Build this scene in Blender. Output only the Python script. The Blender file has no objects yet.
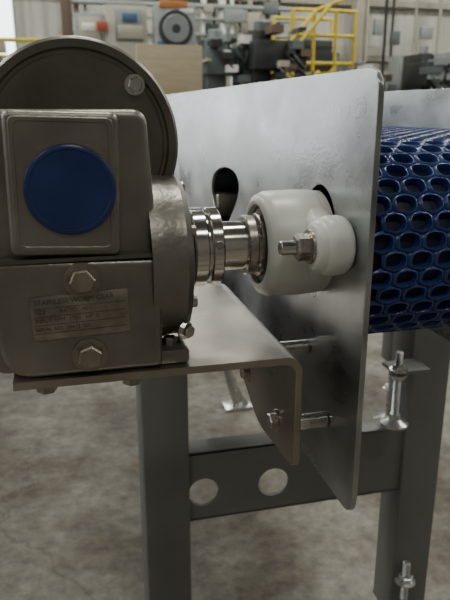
import bpy, bmesh, math, random
from mathutils import Vector, Matrix
random.seed(4)
col = bpy.context.collection
pi = math.pi

# ------------------------------------------------------------------ materials
def new_mat(name):
    m = bpy.data.materials.new(name); m.use_nodes = True
    nt = m.node_tree
    return m, nt, nt.nodes['Principled BSDF']

def mat(name, c, rough=.5, metal=0.0, var=.15, scale=8.0, bump=0.0, bscale=60.0, c2=None, stretch=(1, 1, 1), rvar=.08, spec=.5, detail=5):
    m, nt, b = new_mat(name)
    N, K = nt.nodes, nt.links
    tc = N.new('ShaderNodeTexCoord'); mp = N.new('ShaderNodeMapping'); mp.inputs['Scale'].default_value = stretch
    K.new(tc.outputs['Object'], mp.inputs['Vector'])
    nz = N.new('ShaderNodeTexNoise'); nz.inputs['Scale'].default_value = scale; nz.inputs['Detail'].default_value = detail
    K.new(mp.outputs[0], nz.inputs['Vector'])
    r = N.new('ShaderNodeValToRGB')
    c2 = c2 or tuple(min(1, x * (1 + var)) for x in c)
    c1 = tuple(x * (1 - var) for x in c)
    r.color_ramp.elements[0].position = .32; r.color_ramp.elements[1].position = .68
    r.color_ramp.elements[0].color = (*c1, 1); r.color_ramp.elements[1].color = (*c2, 1)
    K.new(nz.outputs['Fac'], r.inputs['Fac']); K.new(r.outputs[0], b.inputs['Base Color'])
    mr = N.new('ShaderNodeMapRange')
    mr.inputs['From Min'].default_value = .3; mr.inputs['From Max'].default_value = .7
    mr.inputs['To Min'].default_value = max(.02, rough - rvar); mr.inputs['To Max'].default_value = min(1, rough + rvar)
    K.new(nz.outputs['Fac'], mr.inputs['Value']); K.new(mr.outputs[0], b.inputs['Roughness'])
    b.inputs['Metallic'].default_value = metal
    b.inputs['Specular IOR Level'].default_value = spec
    if bump:
        n2 = N.new('ShaderNodeTexNoise'); n2.inputs['Scale'].default_value = bscale; n2.inputs['Detail'].default_value = 4
        K.new(mp.outputs[0], n2.inputs['Vector'])
        bp = N.new('ShaderNodeBump'); bp.inputs['Strength'].default_value = bump; bp.inputs['Distance'].default_value = .002
        K.new(n2.outputs['Fac'], bp.inputs['Height']); K.new(bp.outputs[0], b.inputs['Normal'])
    return m

def emis(name, c, s):
    m, nt, b = new_mat(name)
    b.inputs['Base Color'].default_value = (*c, 1)
    b.inputs['Emission Color'].default_value = (*c, 1); b.inputs['Emission Strength'].default_value = s
    return m

M = {}
M['plate'] = mat('ground_stainless', (.42, .435, .445), .33, .95, .42, 11, .07, 260, stretch=(1, .7, 1.2), rvar=.14, detail=9)
M['steel'] = mat('bracket_stainless', (.40, .36, .31), .34, .95, .25, 14, .05, 200)
M['cast'] = mat('cast_steel_paint', (.270, .250, .222), .36, .74, .20, 14, .25, 160)
M['castd'] = mat('cast_steel_dark', (.165, .150, .132), .38, .70, .18, 14, .25, 160)
M['chrome'] = mat('polished_steel', (.75, .73, .70), .14, 1, .06, 20, rvar=.04)
M['bolt'] = mat('bolt_steel', (.50, .47, .43), .28, 1, .1, 40, rvar=.05)
M['white'] = mat('white_thermoplastic', (.74, .745, .715), .35, 0, .04, 10, spec=.5)
M['black'] = mat('black_rubber', (.012, .012, .014), .5, 0, .2, 30)
M['blueb'] = mat('blue_belt_plastic', (.024, .052, .200), .30, 0, .12, 12, spec=.6)
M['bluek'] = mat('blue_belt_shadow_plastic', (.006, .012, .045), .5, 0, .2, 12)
M['bluec'] = mat('blue_cap_plastic', (.017, .038, .150), .34, 0, .15, 25)
M['name'] = mat('nameplate_metal', (.34, .31, .26), .34, .85, .25, 60)
M['ink'] = mat('nameplate_ink', (.13, .115, .10), .6, .3, .3, 60)
M['leg'] = mat('grey_leg_paint', (.185, .19, .185), .48, .2, .12, 7, .05, 100)
M['zinc'] = mat('zinc_plate', (.62, .62, .62), .3, .9, .1, 30)
M['yellow'] = mat('safety_yellow_paint', (.50, .38, .03), .5, 0, .15, 3)
M['cab'] = mat('grey_cabinet_paint', (.20, .22, .22), .5, 0, .1, 2)
M['mach'] = mat('machine_green_grey', (.09, .11, .11), .5, .1, .2, 3)
M['darkm'] = mat('dark_machine', (.025, .028, .03), .5, .2, .3, 3)
M['wood'] = mat('plywood', (.36, .30, .21), .7, 0, .12, 3, stretch=(1, 1, 6))
M['tan'] = mat('tan_paint', (.32, .30, .25), .6, 0, .1, 2)
M['lblue'] = mat('blue_sign', (.04, .09, .18), .5, 0, .1, 3)
M['red'] = mat('red_paint', (.30, .06, .03), .5, 0, .1, 3)
M['orange'] = mat('orange_paint', (.4, .15, .04), .5, 0, .1, 3)
M['paper'] = mat('white_paper', (.7, .7, .68), .7, 0, .04, 3)
M['pipe'] = mat('pipe_brown', (.12, .08, .06), .5, .2, .1, 3)
M['beam'] = mat('structural_steel_grey', (.25, .27, .27), .6, .1, .1, 3)

# concrete floor
def concrete():
    m, nt, b = new_mat('concrete_floor'); N, K = nt.nodes, nt.links
    tc = N.new('ShaderNodeTexCoord')
    n1 = N.new('ShaderNodeTexNoise'); n1.inputs['Scale'].default_value = 3.0; n1.inputs['Detail'].default_value = 9; n1.inputs['Roughness'].default_value = .65
    n2 = N.new('ShaderNodeTexNoise'); n2.inputs['Scale'].default_value = 22; n2.inputs['Detail'].default_value = 8; n2.inputs['Roughness'].default_value = .7
    vo = N.new('ShaderNodeTexVoronoi'); vo.feature = 'DISTANCE_TO_EDGE'; vo.inputs['Scale'].default_value = .9
    n3 = N.new('ShaderNodeTexNoise'); n3.inputs['Scale'].default_value = 5; n3.inputs['Detail'].default_value = 6
    mixv = N.new('ShaderNodeMixRGB'); mixv.blend_type = 'ADD'; mixv.inputs[0].default_value = .35
    for n in (n1, n2, n3): K.new(tc.outputs['Object'], n.inputs['Vector'])
    K.new(tc.outputs['Object'], mixv.inputs[1]); K.new(n3.outputs['Color'], mixv.inputs[2]); K.new(mixv.outputs[0], vo.inputs['Vector'])
    r1 = N.new('ShaderNodeValToRGB'); e = r1.color_ramp.elements
    e[0].position = .38; e[0].color = (.098, .076, .055, 1); e[1].position = .58; e[1].color = (.230, .215, .185, 1)
    K.new(n1.outputs['Fac'], r1.inputs['Fac'])
    r2 = N.new('ShaderNodeValToRGB'); e = r2.color_ramp.elements
    e[0].position = .3; e[0].color = (.48, .46, .44, 1); e[1].position = .7; e[1].color = (1.25, 1.25, 1.25, 1)
    K.new(n2.outputs['Fac'], r2.inputs['Fac'])
    mu = N.new('ShaderNodeMixRGB'); mu.blend_type = 'MULTIPLY'; mu.inputs[0].default_value = 1
    K.new(r1.outputs[0], mu.inputs[1]); K.new(r2.outputs[0], mu.inputs[2])
    rc = N.new('ShaderNodeValToRGB'); e = rc.color_ramp.elements
    e[0].position = 0; e[0].color = (.45, .42, .4, 1); e[1].position = .006; e[1].color = (1, 1, 1, 1)
    K.new(vo.outputs['Distance'], rc.inputs['Fac'])
    m2 = N.new('ShaderNodeMixRGB'); m2.blend_type = 'MULTIPLY'; m2.inputs[0].default_value = .6
    K.new(mu.outputs[0], m2.inputs[1]); K.new(rc.outputs[0], m2.inputs[2])
    K.new(m2.outputs[0], b.inputs['Base Color']); b.inputs['Roughness'].default_value = .62
    bp = N.new('ShaderNodeBump'); bp.inputs['Strength'].default_value = .25; bp.inputs['Distance'].default_value = .004
    K.new(n2.outputs['Fac'], bp.inputs['Height']); K.new(bp.outputs[0], b.inputs['Normal'])
    return m
M['floor'] = concrete()

def corrugated(name, c, axis):
    m, nt, b = new_mat(name); N, K = nt.nodes, nt.links
    tc = N.new('ShaderNodeTexCoord'); w = N.new('ShaderNodeTexWave'); w.inputs['Scale'].default_value = 1.1
    w.bands_direction = axis; w.inputs['Distortion'].default_value = 0
    K.new(tc.outputs['Object'], w.inputs['Vector'])
    n = N.new('ShaderNodeTexNoise'); n.inputs['Scale'].default_value = 1.2; n.inputs['Detail'].default_value = 5
    K.new(tc.outputs['Object'], n.inputs['Vector'])
    r = N.new('ShaderNodeValToRGB'); r.color_ramp.elements[0].color = (*[x * .7 for x in c], 1); r.color_ramp.elements[1].color = (*[min(1, x * 1.15) for x in c], 1)
    K.new(n.outputs['Fac'], r.inputs['Fac']); K.new(r.outputs[0], b.inputs['Base Color'])
    bp = N.new('ShaderNodeBump'); bp.inputs['Strength'].default_value = .7; bp.inputs['Distance'].default_value = .05
    K.new(w.outputs['Fac'], bp.inputs['Height']); K.new(bp.outputs[0], b.inputs['Normal'])
    b.inputs['Roughness'].default_value = .6
    return m
M['wallx'] = corrugated('corrugated_wall_x', (.46, .46, .41), 'X')
M['wally'] = corrugated('corrugated_wall_y', (.40, .40, .36), 'Y')
M['walld'] = corrugated('corrugated_wall_dark', (.16, .15, .14), 'X')
M['glow'] = emis('added_glow_panel', (.92, .96, 1.0), 3.4)  # glow for the curtain door and the added windows

# ------------------------------------------------------------------ helpers
def group(name, loc=(0, 0, 0)):
    o = bpy.data.objects.new(name, None); o.empty_display_size = .1; col.objects.link(o); o.location = loc
    bpy.context.view_layer.update()
    return o

def finish(name, me, m, parent=None, smooth=True, ang=.6):
    if isinstance(m, str): m = M[m]
    if m and not me.materials: me.materials.append(m)
    if smooth:
        for p in me.polygons: p.use_smooth = True
        me.set_sharp_from_angle(angle=ang)
    o = bpy.data.objects.new(name, me); col.objects.link(o)
    if parent:
        o.parent = parent; o.matrix_parent_inverse = Matrix.Translation(-parent.location)
    return o

def box(name, x0, x1, y0, y1, z0, z1, m, parent=None, bev=0.0, seg=2, rot=None):
    bm = bmesh.new(); bmesh.ops.create_cube(bm, size=1)
    c = Vector(((x0 + x1) / 2, (y0 + y1) / 2, (z0 + z1) / 2))
    for v in bm.verts: v.co = Vector((v.co.x * (x1 - x0), v.co.y * (y1 - y0), v.co.z * (z1 - z0)))
    if bev: bmesh.ops.bevel(bm, geom=bm.edges[:], offset=bev, segments=seg, affect='EDGES', profile=.5)
    if rot: bmesh.ops.transform(bm, matrix=rot, verts=bm.verts)
    bmesh.ops.translate(bm, vec=c, verts=bm.verts)
    me = bpy.data.meshes.new(name); bm.to_mesh(me); bm.free()
    return finish(name, me, m, parent, smooth=bool(bev))

def lathe(name, prof, c, axis, m, parent=None, seg=64, smooth=True, phase=0.0, ang=.6):
    """prof: list (a, r) along axis; c: centre; axis X/Y/Z or Vector"""
    ax = {'X': Vector((1, 0, 0)), 'Y': Vector((0, 1, 0)), 'Z': Vector((0, 0, 1))}[axis] if isinstance(axis, str) else Vector(axis).normalized()
    t = Vector((0, 0, 1)) if abs(ax.z) < .9 else Vector((1, 0, 0))
    e1 = ax.cross(t).normalized(); e2 = ax.cross(e1).normalized()
    c = Vector(c); bm = bmesh.new(); rings = []
    for a, r in prof:
        if r < 1e-6: rings.append([bm.verts.new(c + ax * a)])
        else: rings.append([bm.verts.new(c + ax * a + e1 * (r * math.cos(phase + 2 * pi * i / seg)) + e2 * (r * math.sin(phase + 2 * pi * i / seg))) for i in range(seg)])
    for A, B in zip(rings, rings[1:]):
        for i in range(seg):
            j = (i + 1) % seg
            if len(A) == 1 and len(B) == 1: continue
            if len(A) == 1: bm.faces.new((A[0], B[i], B[j]))
            elif len(B) == 1: bm.faces.new((A[i], B[0], A[j]))
            else: bm.faces.new((A[i], B[i], B[j], A[j]))
    bmesh.ops.recalc_face_normals(bm, faces=bm.faces[:])
    me = bpy.data.meshes.new(name); bm.to_mesh(me); bm.free()
    return finish(name, me, m, parent, smooth, ang)

def cyl(name, c, axis, a0, a1, r, m, parent=None, seg=32, ch=None):
    ch = min(r * .12, abs(a1 - a0) * .2) if ch is None else ch
    return lathe(name, [(a0, 0), (a0, r - ch), (a0 + ch, r), (a1 - ch, r), (a1, r - ch), (a1, 0)], c, axis, m, parent, seg)

def hexbolt(name, c, axis, r, h, m='bolt', parent=None, washer=True, phase=.3, stud=0.0):
    """bolt head standing out from c along axis"""
    if washer: lathe(name + '_washer', [(0, 0), (0, r * 1.35), (h * .2, r * 1.35), (h * .25, 0)], c, axis, m, parent, 32)
    b = h * .2
    lathe(name + '_head', [(b, 0), (b, r), (h - r * .12, r), (h, r * .85), (h, 0)], c, axis, m, parent, 6, smooth=False, phase=phase)
    if stud: cyl(name + '_stud', c, axis, h * .9, h + stud, r * .5, m, parent, 20)

def threaded(name, c, a0, a1, r, m, parent):
    """vertical threaded rod with ridges"""
    n = int((a1 - a0) / .0035); prof = [(a0, 0)]
    for i in range(n):
        a = a0 + (a1 - a0) * i / n
        prof += [(a, r * .86), (a + (a1 - a0) / n * .5, r)]
    prof += [(a1, r * .8), (a1, 0)]
    lathe(name, prof, c, 'Z', m, parent, 20)

YZ = Matrix(((0, 0, 1, 0), (1, 0, 0, 0), (0, 1, 0, 0), (0, 0, 0, 1)))      # local x->Y, y->Z, z->X
XZ = Matrix(((1, 0, 0, 0), (0, 0, -1, 0), (0, 1, 0, 0), (0, 0, 0, 1)))     # local x->X, y->Z, z->-Y
XY = Matrix.Identity(4)
def prism(name, loops, plane, pos, th, m, parent=None, bev=.001, seg=2):
    """extruded 2D loops (first outline, rest holes) centred at pos along the plane normal axis"""
    cu = bpy.data.curves.new(name, 'CURVE'); cu.dimensions = '2D'; cu.fill_mode = 'BOTH'
    for lp in loops:
        s = cu.splines.new('POLY'); s.points.add(len(lp) - 1)
        for i, (a, b) in enumerate(lp): s.points[i].co = (a, b, 0, 1)
        s.use_cyclic_u = True
    cu.extrude = th / 2 - bev; cu.bevel_depth = bev; cu.bevel_resolution = seg; cu.offset = -bev
    o = bpy.data.objects.new(name, cu); col.objects.link(o)
    bpy.context.view_layer.update()
    me = bpy.data.meshes.new_from_object(o)
    bpy.data.objects.remove(o)
    off = {'YZ': Vector((pos, 0, 0)), 'XZ': Vector((0, pos, 0)), 'XY': Vector((0, 0, pos))}[plane]
    me.transform(Matrix.Translation(off) @ {'YZ': YZ, 'XZ': XZ, 'XY': XY}[plane])
    me.name = name
    return finish(name, me, m, parent)

def circ(a, b, r, n=40, rb=None, t0=0, t1=2 * pi):
    rb = rb or r
    full = abs(t1 - t0 - 2 * pi) < 1e-6
    k = n if full else n + 1
    return [(a + r * math.cos(t0 + (t1 - t0) * i / n), b + rb * math.sin(t0 + (t1 - t0) * i / n)) for i in range(k)]

def rpoly(pts, rs, n=6):
    """rounded polygon"""
    out = []; L = len(pts)
    if not isinstance(rs, (list, tuple)): rs = [rs] * L
    for i in range(L):
        p = Vector(pts[i]); a = Vector(pts[i - 1]); b = Vector(pts[(i + 1) % L]); r = rs[i]
        if r <= 0: out.append(tuple(p)); continue
        da = (a - p).normalized(); db = (b - p).normalized()
        for k in range(n + 1):
            t = k / n
            q = (p + da * r) * (1 - t) ** 2 + p * 2 * t * (1 - t) + (p + db * r) * t * t
            out.append((q.x, q.y))
    return out

def tube(name, pts, r, m, parent=None):
    cu = bpy.data.curves.new(name, 'CURVE'); cu.dimensions = '3D'; s = cu.splines.new('POLY'); s.points.add(len(pts) - 1)
    for i, p in enumerate(pts): s.points[i].co = (*p, 1)
    cu.bevel_depth = r; cu.bevel_resolution = 3; cu.use_fill_caps = True
    o = bpy.data.objects.new(name, cu); col.objects.link(o); bpy.context.view_layer.update()
    me = bpy.data.meshes.new_from_object(o); bpy.data.objects.remove(o); me.name = name
    return finish(name, me, m, parent, ang=1.2)

# ------------------------------------------------------------------ room
XL, XR, YF, YB, H = -7.0, 13.0, -6.0, 14.0, 6.5
box('floor', XL - .2, XR + .2, YF - .2, YB + .2, -.2, 0, 'floor')
box('ceiling', XL, XR, YF, YB, H, H + .2, 'walld')
box('wall_back', XL, XR, YB, YB + .2, 0, H, 'wallx')
box('wall_front', XL, XR, YF - .2, YF, 0, H, 'walld')
box('wall_left', XL - .2, XL, YF, YB, 0, H, 'wally')
box('wall_right', XR, XR + .2, YF, YB, 0, H, 'wally')

# ------------------------------------------------------------------ conveyor
SY, SZ = .105, 1.029      # shaft axis
conv = group('belt_conveyor', (.17, 1.0, 0))
def side(name, x, near):
    out = rpoly([(-.004, .797), (2.12, .797), (2.12, 1.180), (-.004, 1.180)], [.02, .02, .02, .022])
    slot = [(.47 + .074 * math.cos(t) + .020 * math.sin(2 * t), 1.022 + .046 * math.sin(t) - .010 * math.cos(t)) for t in [2 * pi * i / 40 for i in range(40)]]
    holes = [slot, circ(SY - .006, 1.043, .038, 36, .040)]
    if not near: holes = [circ(SY, SZ, .03)]
    prism(name, [out] + holes, 'YZ', x, .005, 'plate', conv, .0008)
side('near_side_plate', .0025, True)
side('far_side_plate', .3475, False)
BX0, BX1 = .010, .338
for y in (.55, 1.3, 1.85):
    box('cross_tie', .005, .345, y - .02, y + .02, .985, 1.02, 'steel', conv, .002)
RD, LY = .0855, 1.97
def path(s):
    """s along belt -> (y, z, ny, nz); top run first, starting above drive drum"""
    Lt = LY - SY; arc = pi * RD; T = 2 * Lt + 2 * arc; s %= T
    if s < Lt: return SY + s, SZ + RD, 0, 1
    s -= Lt
    if s < arc:
        a = s / RD; return LY + RD * math.sin(a), SZ + RD * math.cos(a), math.sin(a), math.cos(a)
    s -= arc
    if s < Lt: return LY - s, SZ - RD, 0, -1
    s -= Lt
    a = s / RD; return SY - RD * math.sin(a), SZ - RD * math.cos(a), -math.sin(a), -math.cos(a)
T = 2 * (LY - SY) + 2 * pi * RD
nrow = int(round(T / .0150)); nrow += nrow % 2; pitch = T / nrow
ncol = 13; w = (BX1 - BX0) / (ncol + .5)
hh = pitch / .75
verts, faces = [], []
def P(x, s, h):
    y, z, ny, nz = path(s); return (x, y + ny * h, z + nz * h)
# 12 point outline of a hexagonal cell and a rounded oblong opening inside it
hexo = []
for i in range(6):
    a = pi / 6 + i * pi / 3; a2 = a + pi / 3
    p = (math.cos(a) * w / 2 / math.cos(pi / 6), math.sin(a) * hh / 2)
    q = (math.cos(a2) * w / 2 / math.cos(pi / 6), math.sin(a2) * hh / 2)
    hexo += [p, ((p[0] + q[0]) / 2, (p[1] + q[1]) / 2)]
def sup(ang, A, B, e=.72):
    c, s = math.cos(ang), math.sin(ang)
    return math.copysign(abs(c) ** e, c) * A, math.copysign(abs(s) ** e, s) * B
for r in range(nrow):
    s0 = r * pitch
    for c in range(ncol):
        x0 = BX0 + w * (c + .5 + (.5 if r % 2 else 0))
        base = len(verts)
        for (k, h, rnd) in ((1.0, .0045, 0), (1.10, .0068, .85), (1.0, .0070, 1), (.93, .0048, 1), (.90, -.001, 1)):
            for i, (a, b) in enumerate(hexo):
                ang = math.atan2(b / hh, a / w)
                ra, rb = sup(ang, w * .385, hh * .335)
                if rnd == 0: A, B = a, b
                else: A, B = (a * (1 - rnd) + ra * k * rnd), (b * (1 - rnd) + rb * k * rnd)
                verts.append(P(x0 + A, s0 + B, h))
        for l in range(4):
            for i in range(12):
                j = (i + 1) % 12
                faces.append((base + l * 12 + i, base + l * 12 + j, base + (l + 1) * 12 + j, base + (l + 1) * 12 + i))
me = bpy.data.meshes.new('modular_belt_links'); me.from_pydata(verts, [], faces); me.update()
finish('modular_belt_links', me, 'blueb', conv, ang=.9)
# dark sheet below the links; shade of the openings put into its colour
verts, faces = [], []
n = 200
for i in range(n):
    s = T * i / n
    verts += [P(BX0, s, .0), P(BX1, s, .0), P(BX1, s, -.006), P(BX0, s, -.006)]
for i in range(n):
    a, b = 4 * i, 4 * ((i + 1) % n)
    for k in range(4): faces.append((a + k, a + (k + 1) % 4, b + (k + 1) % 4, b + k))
me = bpy.data.meshes.new('belt_shade_layer'); me.from_pydata(verts, [], faces); me.update()
finish('belt_shade_layer', me, 'bluek', conv)
for x in (BX0 + .03, BX0 + .12, BX0 + .21, BX1 - .03):
    cyl('drive_sprocket', (0, SY, SZ), 'X', x - .01, x + .01, RD - .007, 'darkm', conv, 24)
    cyl('tail_sprocket', (0, LY, SZ), 'X', x - .01, x + .01, RD - .007, 'darkm', conv, 24)
cyl('tail_shaft', (0, LY, SZ), 'X', -.002, .352, .018, 'bolt', conv)
cyl('drive_shaft', (0, SY, SZ), 'X', -.125, .36, .0225, 'chrome', conv, 48)

# drive end stand
y = .60; LX = (-.079, .461)
for i, x in enumerate(LX):
    box('stand_leg_%d' % (i + 1), x - .044, x + .044, y, y + .085, .045, .93 if i == 0 else .99, 'leg', conv, .006)
    rx, ry = x - .030, y - .028
    threaded('level_rod', (rx, ry, 0), .012, .215, .008, 'zinc', conv)
    hexbolt('level_nut', (rx, ry, .165), 'Z', .016, .016, 'zinc', conv)
    hexbolt('level_nut', (rx, ry, .057), 'Z', .016, .016, 'zinc', conv)
    lathe('level_foot', [(0, 0), (0, .05), (.006, .05), (.014, .02), (.02, .014), (.02, 0)], (rx, ry, 0), 'Z', 'zinc', conv, 32)
    box('foot_plate', x - .044, x + .044, y - .05, y + .085, .045, .055, 'leg', conv, .002)
hx = [-.006 + .143 * k for k in range(0, 3)]
prism('stand_crossbar', [[(-.036, .372), (.418, .372), (.418, .516), (-.036, .522)]] + [circ(q, .432, .031, 32) for q in hx], 'XZ', y + .014, .006, 'leg', conv, .001)
box('crossbar_top_flange', -.036, .418, y + .011, y + .06, .514, .520, 'leg', conv, .001)
box('crossbar_low_flange', -.036, .418, y + .011, y + .06, .370, .376, 'leg', conv, .001)
box('saddle_1', -.036, .0, y + .005, y + .08, .83, .93, 'leg', conv, .002)
box('saddle_2', .35, .418, y + .005, y + .08, .83, .93, 'leg', conv, .002)
# spare levelling stud carried on a lug on the leg
ax_, ay_ = .362, .555
box('stud_lug', .352, .425, .545, .602, .668, .675, 'leg', conv, .001)
threaded('adjust_stud', (ax_, ay_, 0), .565, .712, .0075, 'zinc', conv)
hexbolt('stud_nut', (ax_, ay_, .675), 'Z', .013, .012, 'zinc', conv)
hexbolt('stud_nut', (ax_, ay_, .668), (0, 0, -1), .013, .012, 'zinc', conv)
lathe('stud_pad', [(0, 0), (0, .027), (.004, .027), (.012, .012), (.022, .010), (.022, 0)], (ax_, ay_, .562), 'Z', 'zinc', conv, 32)
# tail support: single splayed strut with a floor pad
tube('tail_strut', [(.20, 1.90, .80), (.385, 1.81, .02)], .022, 'zinc', conv)
box('tail_beam', .0, .35, 1.87, 1.93, .78, .82, 'leg', conv, .003)
box('tail_pad', .33, .44, 1.77, 1.85, 0, .012, 'zinc', conv, .003)
tube('tail_strut_lug', [(.30, 1.84, .24), (.42, 1.80, .012)], .012, 'zinc', conv)

# ------------------------------------------------------------------ flange bearing
brg = group('flange_bearing', (0, SY, SZ))
tl = .15
def hull():
    R1, r2, d = .049, .0255, .070
    def rot(a, b):
        c, s = math.cos(-tl), math.sin(-tl); return (SY + a * c - b * s, SZ + a * s + b * c)
    up = [(-d - r2 * math.cos(t), r2 * math.sin(t)) for t in [pi * .5 * i / 10 for i in range(11)]]
    for i in range(1, 8):
        t = i / 8
        up.append((-d + (d - .037) * t, r2 + (.0321 - r2) * t * t - .003 * math.sin(pi * t)))
    a0 = math.acos(-.037 / R1)
    bo = [(R1 * math.cos(a0 + (pi / 2 - a0) * i / 10), R1 * math.sin(a0 + (pi / 2 - a0) * i / 10)) for i in range(11)]
    up += bo
    right = [(-a, b) for a, b in reversed(up[:-1])]
    top = up + right
    bot = [(a, -b) for a, b in reversed(top[1:-1])]
    return [rot(a, b) for a, b in top + bot]
prism('flange_body', [hull()], 'YZ', -.0140, .028, 'white', brg, .010, 6)
lathe('boss', [(0, .048), (-.022, .0495), (-.051, .0490), (-.058, .046), (-.061, .041), (-.060, .037), (-.050, .036), (-.050, 0)], (0, SY, SZ), 'X', 'white', brg, 72, ang=1.2)
# bolt ear pads blended into the flange
for i, d in enumerate((-.070, .070)):
    y, z = SY + d * math.cos(tl), SZ - d * math.sin(tl)
    lathe('ear_pad_%d' % i, [(-.015, .0235), (-.026, .0225), (-.031, .020), (-.033, .017), (-.033, 0)], (0, y, z), 'X', 'white', brg, 40, ang=1.2)
    lathe('bolt_washer_%d' % i, [(-.032, 0), (-.032, .0145), (-.0355, .0145), (-.0355, 0)], (0, y, z), 'X', 'bolt', brg, 40)
    lathe('bolt_nut_%d' % i, [(-.0355, 0), (-.0355, .0115), (-.045, .0115), (-.047, .0095), (-.047, 0)], (0, y, z), 'X', 'bolt', brg, 6, smooth=False, phase=.2)
    cyl('bolt_stud_%d' % i, (0, y, z), 'X', -.060, -.04, .0062, 'chrome', brg, 24)
lathe('seal', [(-.050, .036), (-.056, .035), (-.057, .028), (-.050, .026)], (0, SY, SZ), 'X', 'black', brg, 64)
lathe('inner_ring', [(-.050, .029), (-.060, .029), (-.061, .028), (-.061, .0226)], (0, SY, SZ), 'X', 'bolt', brg, 64)

# ------------------------------------------------------------------ gearmotor
gm = group('gearmotor', (-.22, .1, 1.03))
GB = .9425
prism('housing', [rpoly([(-.298, GB), (-.160, GB), (-.160, 1.06), (-.165, 1.150), (-.298, 1.150)], [.015, .006, 0, .012, .02])], 'XZ', .1375, .175, 'cast', gm, .006, 4)
prism('lower_front_casting', [rpoly([(-.284, GB + .0005), (-.160, GB + .0005), (-.158, 1.036), (-.296, 1.040)], [.022, .005, .006, .012])], 'XZ', .060, .046, 'cast', gm, .005, 4)
prism('upper_front_panel', [rpoly([(-.272, 1.044), (-.190, 1.041), (-.188, 1.148), (-.270, 1.150)], .007)], 'XZ', .058, .050, 'cast', gm, .005, 4)
prism('panel_rim', [rpoly([(-.268, 1.048), (-.194, 1.045), (-.192, 1.144), (-.266, 1.146)], .006), rpoly([(-.264, 1.052), (-.198, 1.049), (-.196, 1.140), (-.262, 1.142)], .005)], 'XZ', .0335, .0025, 'cast', gm, .001)
lathe('blue_cap', [(.034, .0335), (.0315, .0335), (.0305, .0325), (.0300, .030), (.0305, .0295), (.0305, 0)], (-.2255, 0, 1.0925), 'Y', 'bluec', gm, 72)
box('panel_groove', -.294, -.161, .0365, .06, 1.0375, 1.0405, 'castd', gm)
rotn = Matrix.Rotation(math.radians(-2), 4, 'Y')
box('nameplate', -.262, -.186, .0355, .0375, .9765, 1.012, 'name', gm, .0006, rot=rotn)
def txt(s, x, z, size, parent):
    cu = bpy.data.curves.new('plate_text', 'FONT'); cu.body = s; cu.size = size; cu.extrude = .0002
    o = bpy.data.objects.new('plate_text', cu); col.objects.link(o); bpy.context.view_layer.update()
    me = bpy.data.meshes.new_from_object(o); bpy.data.objects.remove(o)
    me.transform(Matrix.Translation((x, .0352, z)) @ Matrix.Rotation(math.radians(-2), 4, 'Y') @ Matrix.Rotation(pi / 2, 4, 'X'))
    finish('plate_text', me, 'ink', parent, smooth=False)
txt('STAINLESS WORM GEAR', -.259, 1.0045, .0056, gm)
txt('SIZE        RATIO   40:1', -.259, .997, .0046, gm)
txt('INPUT RPM  1750   HP .5', -.259, .990, .0046, gm)
txt('SERIAL NO.  00412  OIL', -.259, .983, .0042, gm)
for k in range(4):
    z = 1.0025 - k * .0068
    box('plate_rule', -.260, -.189, .0351, .0356, z - .0002, z + .0002, 'ink', gm, rot=rotn)
hexbolt('fill_plug', (-.2215, .037, 1.0225), (0, -1, 0), .0104, .009, 'name', gm, phase=.1)
hexbolt('drain_plug', (-.219, .037, .9600), (0, -1, 0), .0104, .010, 'name', gm, phase=.35)
lathe('left_cover', [(0, .062), (-.02, .062), (-.026, .056), (-.026, 0)], (-.296, .105, 1.02), 'X', 'cast', gm, 64)
# output hub
hubc = (-.011, SY, 1.0235)
lathe('output_hub', [(-.155, .073), (-.142, .073), (-.136, .0715), (-.126, .0715), (-.121, .067), (-.121, .052), (-.118, .050), (-.116, .046), (-.116, .024)], hubc, 'X', 'cast', gm, 80)
for k in range(6):
    a = pi / 6 + k * pi / 3
    hexbolt('hub_screw', (-.132, SY + .060 * math.cos(a), 1.0235 + .060 * math.sin(a)), (1, 0, 0), .005, .005, 'bolt', gm, washer=False)
lathe('hub_seal', [(-.117, .044), (-.1185, .043), (-.1185, .03)], hubc, 'X', 'black', gm, 64)
for y in (.06, .165):
    box('foot_lug', -.166, -.136, y - .018, y + .018, GB, GB + .013, 'cast', gm, .003)
    hexbolt('lug_bolt', (-.150, y, GB + .012), 'Z', .006, .007, 'bolt', gm)
hexbolt('side_fitting', (-.138, .055, .968), (.6, -1, 0), .006, .008, 'chrome', gm)
# motor flange and motor behind
DC = (-.216, 0, 1.122)
lathe('motor_flange', [(.098, 0), (.098, .070), (.1, .0715), (.1, .074), (.098, .0755), (.098, .0815), (.102, .084), (.118, .084), (.121, .081), (.121, .078), (.124, .078), (.140, .080), (.145, .076), (.145, 0)], DC, 'Y', 'castd', gm, 96)
hexbolt('flange_bolt', (-.168, .098, 1.169), (0, -1, 0), .0062, .007, 'chrome', gm)
hexbolt('flange_bolt', (-.290, .098, 1.150), (0, -1, 0), .0062, .007, 'castd', gm)
lathe('motor_body', [(.14, 0), (.14, .066), (.15, .070), (.33, .070), (.336, .066), (.34, .072), (.385, .072), (.395, .06), (.395, 0)], DC, 'Y', 'castd', gm, 64)
# shaft collars
sh = (-.004, SY, SZ)
lathe('collar_a', [(-.120, .023), (-.120, .0345), (-.1185, .036), (-.1085, .036), (-.107, .0345), (-.107, .031), (-.1045, .031), (-.1045, .0345), (-.103, .036), (-.095, .036), (-.0935, .0345), (-.0935, .023)], sh, 'X', 'chrome', gm, 72)
lathe('collar_b', [(-.069, .023), (-.069, .0265), (-.068, .0275), (-.061, .0275), (-.060, .0265), (-.060, .023)], sh, 'X', 'bolt', gm, 72)
hexbolt('collar_screw', (-.103, SY - .034, SZ + .008), (0, -1, .2), .004, .004, 'bolt', gm, washer=False)

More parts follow.
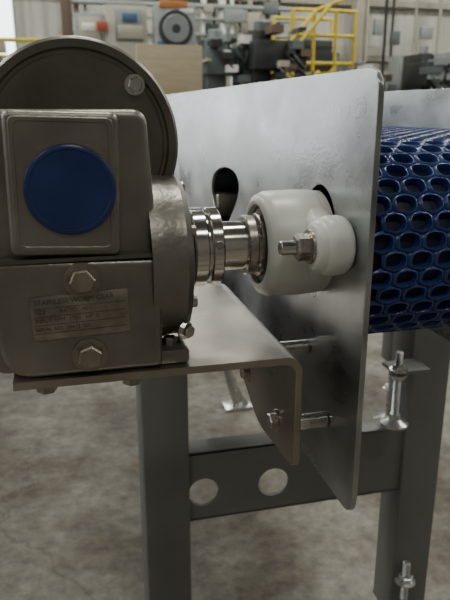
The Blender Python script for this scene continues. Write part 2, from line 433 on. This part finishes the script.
# ------------------------------------------------------------------ mounting bracket
br = group('motor_mount_bracket', (-.15, .13, .94))
FX = -.0365; Y0 = .033
def bracket():
    t = .0065; xo, zt = FX, GB; R = .016; xl = -.280
    prof_out = [(xl, zt)] + [(xo - R + R * math.sin(a), zt - R + R * math.cos(a)) for a in [pi / 2 * i / 8 for i in range(9)]]
    prof_in = [(xl, zt - t)] + [(xo - R + (R - t) * math.sin(a), zt - R + (R - t) * math.cos(a)) for a in [pi / 2 * i / 8 for i in range(9)]]
    bm = bmesh.new(); y0, y1 = Y0, .29
    def ring(y): return [bm.verts.new((x, y, z)) for x, z in prof_out] , [bm.verts.new((x, y, z)) for x, z in prof_in]
    o0, i0 = ring(y0); o1, i1 = ring(y1)
    for k in range(len(o0) - 1):
        bm.faces.new((o0[k], o0[k + 1], o1[k + 1], o1[k])); bm.faces.new((i0[k + 1], i0[k], i1[k], i1[k + 1]))
        bm.faces.new((o0[k + 1], o0[k], i0[k], i0[k + 1])); bm.faces.new((o1[k], o1[k + 1], i1[k + 1], i1[k]))
    bm.faces.new((o0[0], o1[0], i1[0], i0[0]))
    bmesh.ops.recalc_face_normals(bm, faces=bm.faces[:])
    me = bpy.data.meshes.new('shelf'); bm.to_mesh(me); bm.free(); finish('shelf', me, 'steel', br)
bracket()
zt = GB - .016
prism('hanging_flange', [rpoly([(Y0, zt), (Y0, .832), (.145, .822), (.24, .866), (.27, zt)][::-1], [0, .01, .02, .010, 0])], 'YZ', FX - .00325, .0065, 'steel', br, .0008)
for i, (y, z) in enumerate(((.185, .866), (.083, .856))):
    hexbolt('flange_bolt_%d' % i, (FX - .0065, y, z), (-1, 0, 0), .0084, .008, 'bolt', br)
for i, (y, z) in enumerate(((.185, .866), (.060, .864), (.115, .918))):
    cyl('spacer_%d' % i, (0, y, z), 'X', FX, -.0005, .0075, 'chrome', br, 32)
for x in (-.255, -.185):
    for y in (.048, .17):
        hexbolt('base_bolt', (x, y, GB - .0068), (0, 0, -1), .0085, .009, 'name', br)

# ------------------------------------------------------------------ unseen dark cart off to the left, added to darken the plate's reflection
tc_ = group('added_dark_cart', (-1.2, 1.8, 0))
box('cabinet', -1.75, -.62, .95, 2.65, .14, .80, 'darkm', tc_, .01)
box('top_tray', -1.78, -.60, .93, 2.67, .80, .84, 'pipe', tc_, .006)
for k in range(4):
    box('drawer_%d' % k, -.622, -.605, 1.0, 2.6, .17 + .155 * k, .31 + .155 * k, 'darkm', tc_, .003)
    cyl('drawer_handle_%d' % k, (-.590, 0, .29 + .155 * k), 'Y', 1.3, 2.3, .006, 'pipe', tc_, 12)
for x in (-1.65, -.72):
    for y in (1.05, 2.55):
        cyl('caster', (0, y, .06), 'X', x - .02, x + .02, .06, 'black', tc_, 24)
        box('caster_fork', x - .028, x + .028, y - .025, y + .025, .06, .14, 'darkm', tc_)

# ------------------------------------------------------------------ neighbouring equipment stand (feet on floor)
es = group('equipment_stand', (.8, 1.9, 0))
for i, (x, y) in enumerate(((.62, 1.56), (.918, 1.56), (.62, 2.4), (.918, 2.4))):
    lathe('foot_%d' % i, [(0, 0), (0, .052), (.006, .052), (.014, .022), (.024, .014), (.024, 0)], (x, y, 0), 'Z', 'zinc', es, 32)
    cyl('rod_%d' % i, (x, y, 0), 'Z', .012, .27, .009, 'zinc', es, 20)
    hexbolt('nut_%d' % i, (x, y, .13), 'Z', .018, .018, 'zinc', es)
    box('post_%d' % i, x - .03, x + .03, y - .03, y + .03, .25, .80, 'leg', es, .004)
for x in (.62, .918): box('side_rail', x - .03, x + .03, 1.53, 2.43, .78, .84, 'leg', es, .004)
for y in (1.57, 2.4): box('end_rail', .59, .948, y - .03, y + .03, .78, .84, 'leg', es, .004)
box('top', .59, .948, 1.53, 2.43, .84, .85, 'steel', es)

# ------------------------------------------------------------------ background factory
def at12(px, py, y=12.0):   # survey of the far wall (12 m range), scaled to another range
    x = -1.066 + px * .01905; z = 2.926 + .00069 * px - py * (.01624 + 6.3e-6 * px)
    k = (y + .458) / 12.458
    return (-.23 + (x + .23) * k, 1.15 + (z - 1.15) * k)
def bb(name, px0, px1, py0, py1, y, dep, m, parent=None, bev=.01):
    x0, z1 = at12(px0, py0, y); x1, z0 = at12(px1, py1, y)
    return box(name, x0, x1, y, y + dep, max(z0, 0.0), z1, m, parent, bev)

# strip curtain door on back wall; full-height glow added to brighten plate reflections
dr = group('glow_door_1', (-4, 13.9, 0))
box('frame_top', -6.6, -.9, 13.86, 14, 4.3, 4.45, 'beam', dr)
for i in range(6):
    x = -6.5 + i * .93
    box('curtain_%d' % i, x, x + .87, 13.92, 13.98, .1, 4.25, 'glow', dr)
    box('mullion_%d' % i, x + .87, x + .93, 13.86, 14, 0, 4.3, 'beam', dr)
for k in range(3):  # unseen glowing windows, added as a bright band for the side plate to reflect
    wn = group('added_glow_window_%d' % (k + 1), (XL, 1 + 4.5 * k, 3.6))
    box('glow_pane', XL + .01, XL + .04, -.6 + 4.5 * k, 2.6 + 4.5 * k, 2.6, 4.6, 'glow', wn)
    for zz in (2.55, 3.6, 4.6): box('bar', XL, XL + .09, -.7 + 4.5 * k, 2.7 + 4.5 * k, zz, zz + .07, 'beam', wn)
    for yy in (-.7, .95, 2.63): box('bar', XL, XL + .09, yy + 4.5 * k, yy + .07 + 4.5 * k, 2.55, 4.67, 'beam', wn)

# workbench with plywood sheet
wb = group('workbench', (1.1, 7, 0))
x0, zt_ = at12(120, 43, 7); x1, zb_ = at12(184, 96, 7)
box('plywood_sheet', x0, x1, 7, 7.06, .91, zt_, 'wood', wb, .004)
box('bench_top', x0 - .2, x1 + .5, 6.9, 7.7, .86, .91, 'wood', wb, .005)
for x in (x0 - .15, x1 + .4):
    for y in (6.95, 7.6): box('bench_leg', x - .03, x + .03, y - .03, y + .03, 0, .86, 'leg', wb)

# electrical cabinets
ec = group('electrical_cabinet', (2, 11, 0))
bb('body', 139, 178, 4, 150, 11, .4, 'cab', ec)
x, z = at12(158, 28, 11)
cyl('gauge_rim', (x, 11, z), (0, -1, 0), 0, .06, .29, 'darkm', ec, 40)
cyl('gauge_face', (x, 10.95, z), (0, -1, 0), 0, .03, .22, 'cab', ec, 40)
cyl('gauge_hub', (x, 10.92, z), (0, -1, 0), 0, .02, .07, 'darkm', ec, 20)
bb('orange_plate', 143, 170, 0, 8, 10.97, .03, 'orange', ec)
bb('label', 140, 152, 40, 45, 10.98, .02, 'lblue', ec)
bb('label', 162, 176, 8, 13, 10.98, .02, 'paper', ec)
ec2 = group('electrical_cabinet', (1, 11, 0))
bb('body', 92, 131, 4, 150, 11.2, .3, 'tan', ec2)
bb('door', 101, 127, 8, 40, 11.16, .05, 'cab', ec2)
bb('sign', 103, 127, 24, 38, 11.12, .04, 'tan', ec2)
bb('label', 108, 122, 12, 21, 11.12, .04, 'lblue', ec2)
bb('nozzle', 84, 94, 20, 30, 11.1, .1, 'red', ec2)
ec3 = group('electrical_cabinet', (6, 11, 0))
bb('body', 396, 431, 54, 150, 11, .4, 'cab', ec3)
bb('door', 400, 427, 58, 88, 10.96, .05, 'beam', ec3)
bb('label', 404, 414, 62, 68, 10.94, .02, 'paper', ec3)
ec4 = group('electrical_cabinet', (0, 11, 0))
bb('body', 64, 90, 12, 150, 11.3, .3, 'cab', ec4)
bb('door', 67, 87, 16, 60, 11.27, .04, 'tan', ec4)
bb('label', 70, 82, 22, 30, 11.25, .02, 'paper', ec4)

sc = group('steel_column', (0, 13, 0))
x, z = at12(57, 30, 13)
for dx in (-.09, .09): box('flange', x + dx - .012, x + dx + .012, 12.9, 13.15, 0, H, 'pipe', sc)
box('web', x - .09, x + .09, 13.01, 13.03, 0, H, 'pipe', sc)
sc = group('steel_column', (5, 13, 0))
x, z = at12(352, 30, 13)
for dx in (-.12, .12): box('flange', x + dx - .015, x + dx + .015, 13.0, 13.3, 0, H, 'tan', sc)
box('web', x - .12, x + .12, 13.14, 13.17, 0, H, 'tan', sc)
pr = group('pipe_run', (0, 13.6, 0))
for px, r, m in ((66, .05, 'pipe'), (74, .03, 'beam'), (186, .06, 'paper'), (196, .03, 'darkm'), (204, .08, 'paper'), (214, .04, 'paper'), (222, .03, 'pipe'), (232, .05, 'tan'), (250, .05, 'pipe'), (262, .03, 'darkm'), (378, .035, 'darkm'), (386, .03, 'darkm'), (412, .03, 'tan'), (440, .04, 'tan')):
    x, z = at12(px, 20, 13.6); cyl('pipe', (x, 13.6, 0), 'Z', 0.02, 5.9, r, m, pr, 16)
for py, r in ((1, .05), (14, .03), (30, .04)):
    x0, z0 = at12(60, py, 13.5); x1, _ = at12(275, py, 13.5)
    cyl('cross_pipe', (0, 13.5, z0), 'X', x0, x1, r, 'beam', pr, 16)
for px0, px1, py0, py1, m in ((188, 200, 22, 34, 'darkm'), (206, 226, 8, 22, 'cab'), (230, 242, 12, 30, 'tan'), (246, 262, 2, 14, 'mach'), (186, 196, 4, 12, 'tan'), (366, 376, 18, 34, 'cab'), (386, 396, 30, 44, 'mach'), (420, 434, 26, 38, 'cab')):
    bb('junction_box', px0, px1, py0, py1, 13.45, .1, m, pr)
# yellow guard rail at left
gr = group('guard_rail', (0, 10, 0))
for py in (34, 52):
    x0, z0 = at12(-160, py, 10); x1, z1 = at12(52, py, 10)
    cyl('rail', (0, 10, z0), 'X', x0, x1, .03, 'yellow', gr, 12)
for px in (-155, -55, 50):
    x, z = at12(px, 34, 10); cyl('post', (x, 10, 0), 'Z', 0, z, .03, 'yellow', gr, 12)

# mezzanine platform + stair + railing
mz = group('yellow_platform_stair', (4.5, 11.5, 0))
y = 11.5
X0, ZD = at12(276, 71, y); X1, _ = at12(346, 66, y)
box('deck_edge', X0, X1, y, y + 1.2, ZD - .12, ZD, 'yellow', mz)
ztop = at12(310, 10, y)[1]
for i, px in enumerate((277, 300, 324, 345)):
    x = at12(px, 0, y)[0]
    for yy in (y + .03, y + 1.15):
        cyl('post', (x, yy, 0), 'Z', ZD - .02, ztop, .035, 'yellow', mz, 12)
for zz in (ztop, (ztop * .6 + ZD * .4), ZD + .16):
    for yy in (y + .03, y + 1.15): cyl('rail', (0, yy, zz), 'X', X0, X1, .032, 'yellow', mz, 12)
for yy in (y - .75, y - .05):
    tube('stringer', [(X0 + .55, yy, ZD), (X0 - .55, yy, .75), (X0 - .85, yy, .06)], .055, 'yellow', mz)
    tube('hand_rail', [(X0 + .75, yy, ztop + .1), (X0 + .45, yy, ztop), (X0 - .6, yy, .75 + .95), (X0 - .85, yy, 1.0)], .032, 'yellow', mz)
for k in range(8):
    t = k / 7; xx = X0 + .5 - 1.25 * t; zz = ZD - .05 - (ZD - .2) * t
    box('tread', xx - .13, xx + .13, y - .73, y - .07, zz - .02, zz + .02, 'yellow', mz)
for x in (X0 + .1, X1 - .1):
    for yy in (y + .1, y + 1.1): box('support', x - .05, x + .05, yy - .05, yy + .05, 0, ZD - .1, 'yellow', mz)
box('deck_machine_block', X0 + .35, X0 + .95, y + .3, y + .9, ZD, ZD + .6, 'darkm', mz, .03)
cyl('deck_machine_drum', (X0 + 1.05, y + .6, 0), 'Z', ZD, ZD + .4, .16, 'mach', mz, 24)
box('deck_machine_head', X0 + .2, X0 + .6, y + .4, y + .8, ZD + .55, ZD + .8, 'cab', mz, .03)

# machines
def machine(name, px0, px1, py0, y, dep, mats, seed):
    rnd = random.Random(seed); g = group(name, (0, y, 0))
    x0, z1 = at12(px0, py0, y); x1, _ = at12(px1, py0, y)
    W = x1 - x0
    box('base', x0, x1, y, y + dep, 0, z1 * .45, mats[0], g, .02)
    box('column', x0 + W * .1, x0 + W * .45, y + dep * .3, y + dep, z1 * .45, z1, mats[1], g, .03)
    box('head', x0 + W * .05, x0 + W * .8, y + dep * .1, y + dep * .8, z1 * .74, z1 * .93, mats[0], g, .03)
    cyl('spindle', (x0 + W * .65, y + dep * .4, 0), 'Z', z1 * .55, z1 * .76, W * .07, 'darkm', g, 20)
    cyl('motor', (x0 + W * .3, y + dep * .5, 0), 'Z', z1 * .93, z1 * 1.06, W * .13, mats[2], g, 20)
    box('panel', x0 + W * .82, x1, y, y + .1, z1 * .6, z1 * .85, mats[2], g, .01)
    box('bed', x0 + W * .4, x1, y - .05, y + dep * .9, z1 * .45, z1 * .52, mats[2], g, .01)
    for k in range(14):
        a = x0 + W * rnd.random() * .85; zz = z1 * (.5 + .5 * rnd.random())
        s = .04 + .09 * rnd.random()
        box('fitting', a, a + s * 1.6, y - .06 - .1 * rnd.random(), y + .02 + dep * .3, zz, zz + s, rnd.choice(['darkm', 'beam', 'mach', 'tan', 'cab', 'mach', 'paper', 'darkm', 'pipe']), g)
        if k % 2: tube('hose', [(a, y - .03, zz), (a + .1, y - .12, zz - .15), (a + .25, y - .06, zz - .3), (a + .3, y, zz - .1)], .018, rnd.choice(['darkm', 'mach']), g)
    return g
machine('drill_press', 186, 246, 34, 10.5, 1.0, ('mach', 'mach', 'cab'), 1)
machine('milling_machine', 236, 292, 26, 10.0, 1.0, ('darkm', 'darkm', 'mach'), 2)
machine('lathe_machine', 292, 352, 78, 10.3, .9, ('mach', 'darkm', 'cab'), 3)
machine('milling_machine', 350, 396, 66, 10.6, .9, ('cab', 'mach', 'mach'), 5)
machine('welding_machine', 432, 470, 50, 9.5, 1.0, ('darkm', 'darkm', 'beam'), 7)
machine('drill_press', -60, 10, 40, 9.0, .8, ('cab', 'tan', 'mach'), 9)
gt = group('wall_girts', (3, 13.9, 3))
for z in (2.2, 3.35, 4.6): box('girt', -.9, XR, 13.84, 13.98, z, z + .12, 'tan', gt)

# ------------------------------------------------------------------ lamps
def lamp(x, y, power, sx=1.6, sy=.5, c=(.98, .98, .88)):
    g = group('ceiling_lamp', (x, y, H - .6))
    box('housing', x - sx / 2, x + sx / 2, y - sy / 2, y + sy / 2, H - .58, H - .5, 'paper', g)
    for dx in (-sx * .4, sx * .4): cyl('hanger', (x + dx, y, 0), 'Z', H - .5, H, .01, 'darkm', g, 8)
    l = bpy.data.lights.new('tube_light', 'AREA'); l.shape = 'RECTANGLE'; l.size = sx; l.size_y = sy; l.energy = power; l.color = c
    o = bpy.data.objects.new('tube_light', l); col.objects.link(o); o.location = (0, 0, -.02); o.parent = g
for x in (-4.5, 0.5, 5.5, 10):
    for y in (-3.5, 1.5, 6.5, 11):
        lamp(x, y, {-3.5: 60, 1.5: 110, 6.5: 140, 11: 200}[y])
w = bpy.data.worlds.new('world'); bpy.context.scene.world = w; w.use_nodes = True
w.node_tree.nodes['Background'].inputs[0].default_value = (.6, .65, .7, 1); w.node_tree.nodes['Background'].inputs[1].default_value = .3

# ------------------------------------------------------------------ camera
cam = bpy.data.cameras.new('camera'); co = bpy.data.objects.new('camera', cam); col.objects.link(co)
th = math.radians(14); p = math.atan(191 / 640)
F = Vector((math.sin(th), math.cos(th), 0)); Rr = Vector((math.cos(th), -math.sin(th), 0)); Zz = Vector((0, 0, 1))
f = F * math.cos(p) - Zz * math.sin(p); u = F * math.sin(p) + Zz * math.cos(p)
mw = Matrix((Rr, u, -f)).transposed().to_4x4(); mw.translation = Vector((-.23, -.458, 1.15))
co.matrix_world = mw
cam.sensor_fit = 'VERTICAL'; cam.sensor_height = 36; cam.lens = 36 * 640 / 600; cam.clip_start = .02; cam.clip_end = 100
cam.dof.use_dof = True; cam.dof.focus_distance = .60; cam.dof.aperture_fstop = 13
bpy.context.scene.camera = co
